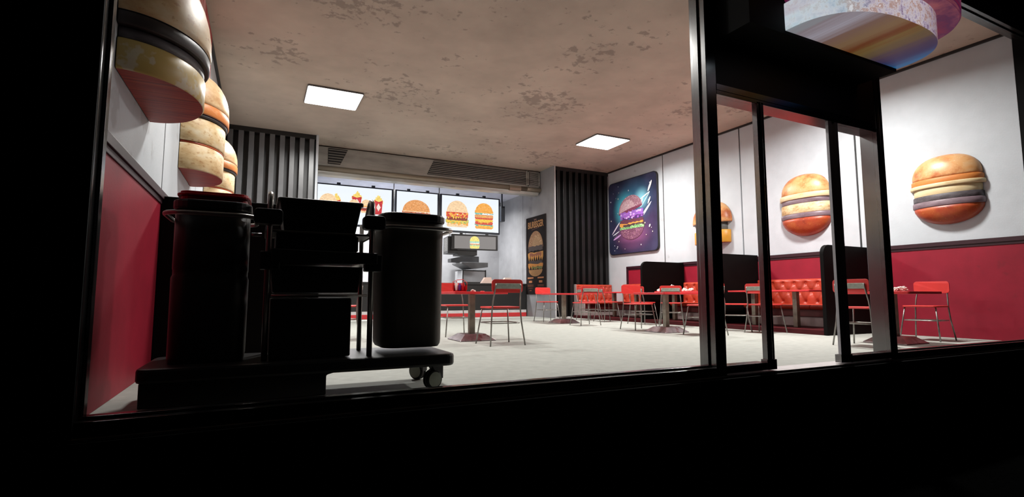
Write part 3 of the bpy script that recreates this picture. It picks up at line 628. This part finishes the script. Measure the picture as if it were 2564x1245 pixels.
# ------------------------------------------------------------------ furniture
def chair_proto(label, group):
    t = thing('dining_chair', label, 'chair', (0, 0, 0), 0, group)
    MB().prism(rrect(-.235, .235, -.21, .215, .06), 'z', .505, .53).build('seat', 'chair_red', t, bevel=.008)
    # curved backrest
    b = MB(); n = 10; pts = rrect(-.235, .235, .722, .905, .045, 6); ys = lambda x: -.262 + .018 * (x / .235) ** 2
    m = len(pts); v = []
    for x, z in pts: v.append((x, ys(x) + .0, z))
    for x, z in pts: v.append((x, ys(x) + .014, z))
    b.add(v, [tuple(range(m)), tuple(range(m, 2 * m))[::-1]] + [(i, (i + 1) % m, (i + 1) % m + m, i + m) for i in range(m)]); b.build('backrest', 'chair_red', t, bevel=.003)
    MB().box(-.19, .19, -.276, -.262, .775, .85).build('backrest_bracket', 'bracket', t, bevel=.004)
    for s in (-1, 1):
        MB().tube([(s * .262, -.262, 0), (s * .228, -.215, .32), (s * .215, -.205, .50), (s * .207, -.22, .62), (s * .190, -.268, .80), (s * .187, -.27, .845)], .0105, 8).build('leg', 'metal', t)
        MB().tube([(s * .262, .255, 0), (s * .20, .175, .508)], .0105, 8).build('leg', 'metal', t)
    pts = rrect(-.232, .232, -.222, .222, .10, 6); MB().tube([(x, y, .305) for x, y in pts], .0075, 8, 0, True).build('stretcher', 'metal', t)
    return t
CG = 'red dining chairs'
chairs = [
 ((3.07, 6.62, 0), 0, 'red chair with grey bracket seen from behind, at the table nearest the cleaning cart'),
 ((3.05, 8.40, 0), PI, 'red chair facing the window, on the far side of the table with the condiment caddy'),
 ((1.22, 8.55, 0), rad(78), 'red chair glimpsed through the gap between cart pole and grey bin'),
 ((6.93, 11.95, 0), PI, 'red chair facing the window at the far bare table, by the tall poster'),
 ((6.86, 10.07, 0), rad(-4), 'red chair seen from behind at the far bare table, in front of the back bench'),
 ((8.35, 12.05, 0), rad(-86), 'red chair at the back booth, nearest the slatted panel'),
 ((8.30, 11.15, 0), rad(-94), 'red chair at the back booth, nearest the first black partition'),
 ((6.93, 8.27, 0), rad(176), 'red chair facing the window at the middle table with the bare marbled base'),
 ((7.0, 6.60, 0), rad(3), 'red chair partly hidden by the thick post, at the middle table'),
 ((8.40, 9.85, 0), rad(-80), 'red chair at the littered booth table, behind the middle table chair'),
 ((8.38, 8.86, 0), rad(-46), 'red chair with grey bracket seen in front of the littered booth table'),
 ((8.36, 7.08, 0), rad(-140), 'red chair seen edge-on through the left side pane beside the door'),
 ((8.42, 6.5, 0), rad(-80), 'red chair with grey bracket half hidden by the left door post'),
 ((7.45, 4.24, 0), rad(-88), 'red chair behind the right door jamb, left of the table nearest the right window'),
 ((9.28, 4.34, 0), rad(93), 'red chair facing left against the red wall, at the rightmost table'),
]
c0 = chair_proto(chairs[0][2], CG); c0.location = chairs[0][0]; c0.rotation_euler = (0, 0, chairs[0][1])
for l, a, s in chairs[1:]: dup(c0, l, a, s, CG)
def table_proto(label):
    t = thing('pedestal_table', label, 'table', (0, 0, 0), 0, 'square red pedestal tables')
    MB().prism(rrect(-.43, .43, -.43, .43, .03), 'z', .705, .742).build('tabletop', 'table_red', t, bevel=.006)
    MB().box(-.045, .045, -.045, .045, .09, .706).build('column', 'column', t, bevel=.008)
    b = MB(); a, c = .29, .17; b.add([(-a, -a, 0), (a, -a, 0), (a, a, 0), (-a, a, 0), (-a, -a, .012), (a, -a, .012), (a, a, .012), (-a, a, .012), (-c, -c, .10), (c, -c, .10), (c, c, .10), (-c, c, .10)],
      [(3, 2, 1, 0), (0, 1, 5, 4), (1, 2, 6, 5), (2, 3, 7, 6), (3, 0, 4, 7), (4, 5, 9, 8), (5, 6, 10, 9), (6, 7, 11, 10), (7, 4, 8, 11), (8, 9, 10, 11)])
    b.build('base', 'base', t, bevel=.006); return t
T0 = table_proto('square red table with a condiment caddy on it, nearest the cleaning cart'); T0.location = (2.98, 7.48, 0)
dup(T0, (6.92, 11.1, 0), 0, 'square red table standing bare in front of the right slatted panel')
dup(T0, (6.93, 7.48, 0), 0, 'square red table with pale marbled base in the middle of the room')
dup(T0, (8.33, 4.30, 0), 0, 'square red table with crumpled wrappers beside the right window')
# booths
DX = 8.76
def dais(name, xa, xb, label): tag(MB().box(xa, xb, 5.62, YB + .01, 0.0, .085).build(name, 'dais', bevel=.004), label, 'platform')
dais('booth_platform', DX, XR - .021, 'low shaded-red platform under the booths along the right wall')
dais('booth_platform', XL + .021, .57, 'low shaded-red platform along the left wall behind the cart')
def partition(xa, xb, y, label, h=1.56, flip=False):
    r = .16; pts = [(xa, 0)] + [(xa + r - r * math.cos(rad(10 * i)), h - r + r * math.sin(rad(10 * i))) for i in range(10)] + [(xb, h), (xb, 0)]
    if flip: pts = [(xa + xb - x, z) for x, z in pts]
    o = MB().prism(pts, 'y', y, y + .07).build('booth_partition', 'partition', bevel=.008)
    tag(o, label, 'partition', 'black booth partitions')
XW = XR - .022
partition(DX - .02, XW, 10.25, 'black rounded booth partition furthest back on the right side', 1.56)
partition(DX - .02, XW, 7.98, 'black rounded booth partition in the middle, behind the left side pane', 1.60)
partition(DX - .02, XW, 5.55, 'black rounded booth partition nearest the window on the right side', 1.57)
partition(XL + .022, .55, 5.62, 'black booth partition rising from the left wall behind the cart', 1.60, True)
def tufted(w, h, nx, nz, mat, name, parent, loc, rz=0, y_top=.06):
    """padded back facing -Y, width w, height h, with staggered buttons"""
    b = MB(); NX, NZ = max(24, int(w * 60)), 30; bt = []
    for j in range(3):
        for i in range(nx + 1):
            x = w * (i + (.5 if j % 2 == 0 else 0)) / nx
            if .04 < x < w - .04: bt.append((x, h * (.16, .52, .84)[j]))
    v = []
    for j in range(NZ + 1):
        for i in range(NX + 1):
            x, z = w * i / NX, h * j / NZ; 
            q = sorted(((x - a) ** 2 + (z - c) ** 2, a, c) for a, c in bt)[:2]; d = q[0][0]
            dep = .038 * math.exp(-d / .0014) + .014 * math.exp(-d / .012)
            (d1, a1, c1), (d2, a2, c2) = q; L2 = (a2 - a1) ** 2 + (c2 - c1) ** 2
            if abs(c2 - c1) > .05:
                tt = max(0, min(1, ((x - a1) * (a2 - a1) + (z - c1) * (c2 - c1)) / L2)); px, pz = a1 + tt * (a2 - a1), c1 + tt * (c2 - c1)
                dep += .010 * math.exp(-((x - px) ** 2 + (z - pz) ** 2) / .0004)
            e = min(x, w - x, z * 2, (h - z)) ; edge = .05 * max(0, 1 - e / .05) ** 2
            v.append((x, -.10 + dep + edge + .03 * z / h, z))
    fs = [(j * (NX + 1) + i, j * (NX + 1) + i + 1, (j + 1) * (NX + 1) + i + 1, (j + 1) * (NX + 1) + i) for j in range(NZ) for i in range(NX)]
    b.add(v, fs, 0, True)
    b.box(.002, w - .002, -.035, .0, .0, h - .012)
    return b.build(name, mat, parent, loc, 0, (0, 0, rz))
def bench(length, loc, rz, label, nx, ends=False):
    """local: width along +X, faces -Y, back at y=0"""
    t = thing('booth_bench', label, 'bench', loc, rz, 'tufted orange-red booth benches')
    tufted(length, .56, nx, 3, 'leather', 'backrest', t, (0, -.06, .385))
    b = MB(); n = 12; pr = [(-.10, .33)] + [(-.55 + .0 - .04 * math.sin(rad(180 * k / 8)), .33 + .085 * k / 8) for k in range(9)] + [(-.10, .43)]
    k = max(2, int(length / .62)); 
    for i in range(k): b.prism(pr, 'x', length * i / k + .004, length * (i + 1) / k - .004, 0, False)
    b.build('seat', 'leather', t, bevel=.014)
    MB().box(.0, length, -.52, -.06, .19, .331).build('seat_front_shaded', 'leather_shaded', t, bevel=.01)  # seat front, the tables' shadow painted in as dark red
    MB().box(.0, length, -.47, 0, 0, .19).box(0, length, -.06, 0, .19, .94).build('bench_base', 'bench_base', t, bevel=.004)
    if ends:
        pts = [(0, 0), (-.56, 0), (-.58, .30), (-.56, .40), (-.50, .435), (-.17, .45), (-.12, .60), (-.10, .95), (0, .95)]
        MB().prism(pts, 'x', -.025, 0.0).build('end_panel', 'bench_base', t, bevel=.004)
    return t
XBN = XW - .002
bench(XBN - DX - .06, (DX + .05, YB - .01, .085), 0, 'tufted orange-red bench along the back slatted panel, with a pale end panel', 8, True)
bench(2.15, (XBN, 12.72, .085), rad(-90), 'tufted orange-red wall bench in the back booth corner', 9)
bench(2.12, (XBN, 10.20, .085), rad(-90), 'tufted orange-red wall bench between the two further partitions', 8)
bench(2.28, (XBN, 7.94, .085), rad(-90), 'tufted orange-red wall bench seen through the door opening', 9)
def booth_table(y0, y1, label, first=None):
    t = thing('booth_table', label, 'table', (9.22, y0, .085), 0, 'long red booth tables')
    L = y1 - y0
    MB().prism(rrect(-.33, .33, 0, L, .03), 'z', .672, .705).build('tabletop', 'table_red', t, bevel=.006)
    for y in (L * .27, L * .78): MB().box(-.045, .045, y - .045, y + .045, 0, .673).build('leg', 'column', t, bevel=.006)
booth_table(10.55, 12.45, 'long red booth table in the back booth, bare')
booth_table(8.35, 10.0, 'long red booth table with white crumpled napkins, between the two further partitions')
booth_table(5.95, 7.75, 'long red booth table seen through the door opening, bare')

# litter -------------------------------------------------------------------
def crumple(name, loc, r, mat, label, cat, group, seed, fl=.7):
    rr = random.Random(seed); bm = bmesh.new(); bmesh.ops.create_icosphere(bm, subdivisions=4, radius=r)
    ph = [(Vector((rr.uniform(-1, 1), rr.uniform(-1, 1), rr.uniform(-1, 1))).normalized(), rr.uniform(.3, .9)) for _ in range(14)]
    for v in bm.verts:
        d = v.co.normalized(); k = 1
        for n, w in ph: k -= .38 * max(0, d.dot(n) - w) * (1.6 if w > .5 else .7)
        k += rr.uniform(-.13, .13) + .16 * math.sin(d.x * 9 + seed) * math.sin(d.y * 8) * math.cos(d.z * 7); v.co = Vector((d.x * r * k * 1.25, d.y * r * k, max(-r * .38, d.z * r * k * fl)))
    z = min(v.co.z for v in bm.verts)
    for v in bm.verts: v.co.z -= z
    me = bpy.data.meshes.new(name); bm.to_mesh(me); bm.free(); me.materials.append(M[mat])
    o = bpy.data.objects.new(name, me); C.objects.link(o); o.location = loc; o.rotation_euler = (0, 0, rr.uniform(0, 6)); return tag(o, label, cat, group)
ZT = .7425; ZB = .7905
crumple('crumpled_wrapper', (8.22, 4.18, ZT), .065, 'paper_w', 'white crumpled wrapper on the rightmost table, left of the red-stained one', 'wrapper', 'wrappers on the rightmost table', 1)
crumple('crumpled_wrapper', (8.44, 4.22, ZT), .07, 'paper', 'red-stained crumpled wrapper on the rightmost table, next to the chair', 'wrapper', 'wrappers on the rightmost table', 2)
crumple('crumpled_wrapper', (8.40, 4.42, ZT), .06, 'paper', 'crumpled wrapper lying behind the red-stained one on the rightmost table', 'wrapper', 'wrappers on the rightmost table', 3)
crumple('crumpled_napkin', (8.97, 9.90, ZB), .07, 'paper_w', 'white crumpled napkin left of the chair backrest on the littered booth table', 'napkin', 'napkins on the booth table', 4, .8)
crumple('crumpled_napkin', (9.04, 9.52, ZB), .085, 'paper_w', 'tallest white napkin peeping over the chair backrest on the littered booth table', 'napkin', 'napkins on the booth table', 5, 1.45)
crumple('crumpled_napkin', (9.14, 9.22, ZB), .075, 'paper_w', 'white crumpled napkin right of the chair backrest on the littered booth table', 'napkin', 'napkins on the booth table', 6, .8)
crumple('crumpled_napkin', (9.16, 9.03, ZB), .06, 'paper_w', 'small white napkin at the right end of the litter on the booth table', 'napkin', 'napkins on the booth table', 8, .9)
cx, cy = 2.76, 7.42
t = thing('condiment_caddy', 'red open condiment caddy standing on the table nearest the cart', 'caddy', (cx, cy, ZT), rad(-20))
b = MB(); b.box(-.10, .10, -.07, .07, 0, .012); b.box(-.10, -.092, -.07, .07, .012, .14); b.box(.092, .10, -.07, .07, .012, .09); b.box(-.10, .10, .062, .07, .012, .10); b.build('tray', 'lid_red', t, bevel=.002)
MB().tube([(-.107, .03, .03), (-.107, .03, .15), (-.05, .03, .178), (.04, .03, .19), (.107, .03, .14), (.107, .03, .03)], .006, 6).build('carrying_handle', 'chair_red', t)
def bottle(dx, dy, h, mt, cap, lab):
    a = rad(-20); x = cx + dx * math.cos(a) - dy * math.sin(a); y = cy + dx * math.sin(a) + dy * math.cos(a)
    t = thing('sauce_bottle', lab, 'bottle', (x, y, ZT + .014), 0, 'sauce bottles in the caddy')
    MB().lathe([(.021, 0), (.023, .01), (.023, h * .7), (.012, h * .85), (.012, h * .88)], (0, 0, 0), 14).build('bottle_body', mt, t)
    MB().lathe([(.013, h * .88), (.011, h * .94), (.003, h)], (0, 0, 0), 10).build('cap', cap, t)
M['purple'] = pm('purple_plastic', (.10, .02, .20), .35)
bottle(-.055, 0, .15, 'paper_w', 'lid_red', 'white sauce bottle with red cap at the left of the caddy')
bottle(.0, 0, .12, 'purple', 'purple', 'purple sauce bottle in the middle of the caddy')
bottle(.052, 0, .14, 'lid_red', 'lid_red', 'red ketchup bottle at the right of the caddy')
crumple('food_scrap', (2.93, 7.30, ZT), .035, 'paper_w', 'small pale food scrap beside the condiment caddy', 'food scrap', None, 11, .9)
tag(MB().lathe([(.035, 0), (.035, .006), (.02, .012)], (3.05, 7.22, ZT), 14).build('cup_lid', 'chair_red'), 'small flat red cup lid lying on the table nearest the cart', 'dish')  # flat red lid from a cup

# ------------------------------------------------------------------ cleaning cart
ck = thing('cleaning_cart', 'black cleaning cart with steel rails and castors just inside the window', 'cleaning cart', (0, 0, 0))
b = MB(); b.prism(rrect(-.62, 1.31, 3.58, 4.28, .07), 'z', .175, .262); b.build('platform', 'cart_black', ck, bevel=.018)
MB().prism([(-.6, .03), (.42, .03), (.42, .16), (.5, .18), (-.6, .18)], 'y', 3.62, 4.2).build('lower_housing', 'cart_black', ck, bevel=.01)
def castor(x, y, rz):
    w = MB().lathe([(.02, -.032), (.062, -.032), (.070, -.022), (.070, -.006), (.05, -.004), (.05, .004), (.070, .006), (.070, .022), (.062, .032), (.02, .032)], (0, 0, 0), 28, axis='y').build('wheel', 'rubber', ck, (x, y, .071), 0, (0, 0, rz))
    MB().lathe([(.054, -.0345), (.054, .0345)], (0, 0, 0), 24, axis='y').build('hub', 'hub', w)
    b = MB(); b.box(-.028, .055, -.012, .012, -.005, .075); b.prism([(-.0, .06), (.075, .0), (.075, .105), (-.03, .105)], 'y', -.03, .03); b.build('fork', 'cart_black', w, bevel=.004)
castor(1.17, 3.70, rad(18)); castor(1.19, 4.17, rad(-55)); castor(-.45, 3.70, rad(10)); castor(-.45, 4.15, rad(30))
for x in (.045, .71):
    MB().tube([(x, 3.72, .262), (x, 3.72, 1.30), (x, 3.735, 1.345), (x, 3.77, 1.362), (x, 3.82, 1.345), (x, 3.95, 1.24)], .019, 10).build('pole', 'cart_tube', ck)
    MB().tube([(x, 4.14, .262), (x, 4.14, 1.24)], .017, 10).build('pole', 'cart_tube', ck)
    MB().prism(rrect(x - .075 - (.02 if x < .3 else 0), x + .075, 1.14, 1.24, .025), 'y', 3.61, 3.70).build('clamp', 'cart_black', ck, bevel=.006)
    MB().box(x - .05, x + .07, 3.67, 3.76, .85, .97).build('clamp', 'cart_black', ck, bevel=.008)
MB().box(.04, .715, 3.74, 4.18, 1.105, 1.12).box(.02, .04, 3.74, 4.18, 1.10, 1.15).box(.715, .73, 3.74, 4.18, 1.10, 1.15).build('upper_shelf', 'cart_grey', ck, bevel=.004)
MB().prism([(.06, .90), (.745, .90), (.745, .98), (.06, .99)], 'y', 3.66, 4.18).build('middle_shelf', 'cart_black', ck, bevel=.008)
MB().prism([(.08, .70), (.62, .70), (.64, .88), (.06, .88)], 'y', 3.70, 4.14).build('drawer', 'cart_black', ck, bevel=.008)
MB().box(.085, .625, 3.76, 4.12, .992, 1.10).build('caddy_box', 'cart_black', ck, bevel=.01)
MB().box(.07, .575, 3.68, 4.12, .27, .665).build('cabinet', 'cart_black', ck, bevel=.01)
MB().tube([(.07, 3.70, .682), (.68, 3.70, .682)], .008, 8).build('rail', 'cart_tube', ck)
def railpath(xa, xb, ya, yb, z, r): return [(x, y, z) for x, y in rrect(xa, xb, ya, yb, r, 6)]
MB().tube(railpath(.77, 1.335, 3.70, 4.24, 1.185, .12), .015, 10, 0, True).build('bin_rail', 'cart_tube', ck)
MB().tube(railpath(-.55, -.035, 3.70, 4.24, 1.195, .12), .015, 10, 0, True).build('bin_rail', 'cart_tube', ck)
MB().tube([(-.03, 3.72, 1.195), (.0, 3.72, 1.195)], .012, 8).tube([(.75, 3.72, 1.19), (.80, 3.72, 1.187)], .012, 8).tube([(-.06, 3.74, 1.08), (.0, 3.74, 1.08)], .012, 8).build('connector', 'cart_tube', ck)
def bin_(xa, xb, ya, yb, z0, z1, mt, label, two=False):
    t = thing('waste_bin', label, 'waste bin', ((xa + xb) / 2, (ya + yb) / 2, z0), 0)
    w, d = (xb - xa) / 2, (yb - ya) / 2; b = MB()
    def ringz(f, z): return [(x * f, y * f, z) for x, y in rrect(-w, w, -d, d, .11, 6)]
    h = z1 - z0
    lv = [(.90, 0), (.95, .02), (.965, .05), (1.0, h * .93), (1.0, h)] if not two else [(.98, 0), (1.01, .03), (1.02, h * .55), (.985, h * .57), (.985, h * .60), (1.0, h * .61), (1.0, h)]
    n = len(ringz(1, 0)); v = []
    for f, z in lv: v += ringz(f, z)
    fs = [(i * n + k, i * n + (k + 1) % n, (i + 1) * n + (k + 1) % n, (i + 1) * n + k) for i in range(len(lv) - 1) for k in range(n)]
    b.add(v, fs, 0, True); b.add(v[:n], [tuple(range(n))]); b.add(v[-n:], [tuple(range(n))])
    b.build('bin_body', mt, t)
    b = MB(); lid = rrect(-w - .012, w + .012, -d - .012, d + .012, .12, 6); b.prism(lid, 'z', h + .001, h + .062); b.build('lid', 'cart_black', t, bevel=.014)
    return t
bin_(.80, 1.275, 3.73, 4.21, .30, 1.235, 'cart_grey', 'tall dark grey waste bin with rounded lid at the right end of the cart')
bin_(-.50, -.075, 3.73, 4.21, .263, 1.225, 'cart_black', 'black waste bin with a banded body at the left end of the cart', True)
t = thing('plastic_tray', 'flat red plastic tray lying on the black left bin of the cart', 'tray', (-.285, 3.97, 1.289))
b = MB(); b.prism(rrect(-.19, .19, -.17, .17, .06), 'z', 0, .03); b.prism(rrect(-.21, .21, -.195, .195, .07), 'z', .03, .045); b.prism(rrect(-.195, .195, -.175, .175, .06), 'z', .045, .062); b.build('tray_body', 'lid_red', t, bevel=.004)
t = thing('storage_tub', 'black tapered storage tub set on the top of the cart between the bins', 'tub', (.37, 3.95, 1.1205))
b = MB(); a0, a1, d0_, d1_ = .235, .272, .17, .20; h = .215
b.add([(-a0, -d0_, 0), (a0, -d0_, 0), (a0, d0_, 0), (-a0, d0_, 0), (-a1, -d1_, h), (a1, -d1_, h), (a1, d1_, h), (-a1, d1_, h)], [(3, 2, 1, 0), (0, 1, 5, 4), (1, 2, 6, 5), (2, 3, 7, 6), (3, 0, 4, 7), (4, 5, 6, 7)])
b.prism(rrect(-a1 - .012, a1 + .012, -d1_ - .012, d1_ + .012, .03), 'z', h - .02, h + .01); b.build('tub_body', 'cart_black', t, bevel=.008)

# ------------------------------------------------------------------ camera, world, view
cam = bpy.data.cameras.new('camera'); cam.sensor_width = 36; cam.lens = 18; cam.clip_start = .05; cam.clip_end = 100
co = bpy.data.objects.new('camera', cam); C.objects.link(co); co.location = (0, 0, .68)
yaw, pit = rad(26.2), rad(5.28)
f = Vector((math.sin(yaw) * math.cos(pit), math.cos(yaw) * math.cos(pit), math.sin(pit)))
co.rotation_euler = f.to_track_quat('-Z', 'Y').to_euler(); S.camera = co
w = bpy.data.worlds.new('night'); S.world = w; w.use_nodes = True
w.node_tree.nodes['Background'].inputs[0].default_value = (.01, .012, .02, 1); w.node_tree.nodes['Background'].inputs[1].default_value = .02
S.view_settings.view_transform = 'Standard'; S.view_settings.look = 'None'; S.view_settings.gamma = 1; S.view_settings.use_curve_mapping = False
S.view_settings.exposure = 0.0
S.cycles.max_bounces = 8; S.cycles.diffuse_bounces = 2; S.cycles.transparent_max_bounces = 12
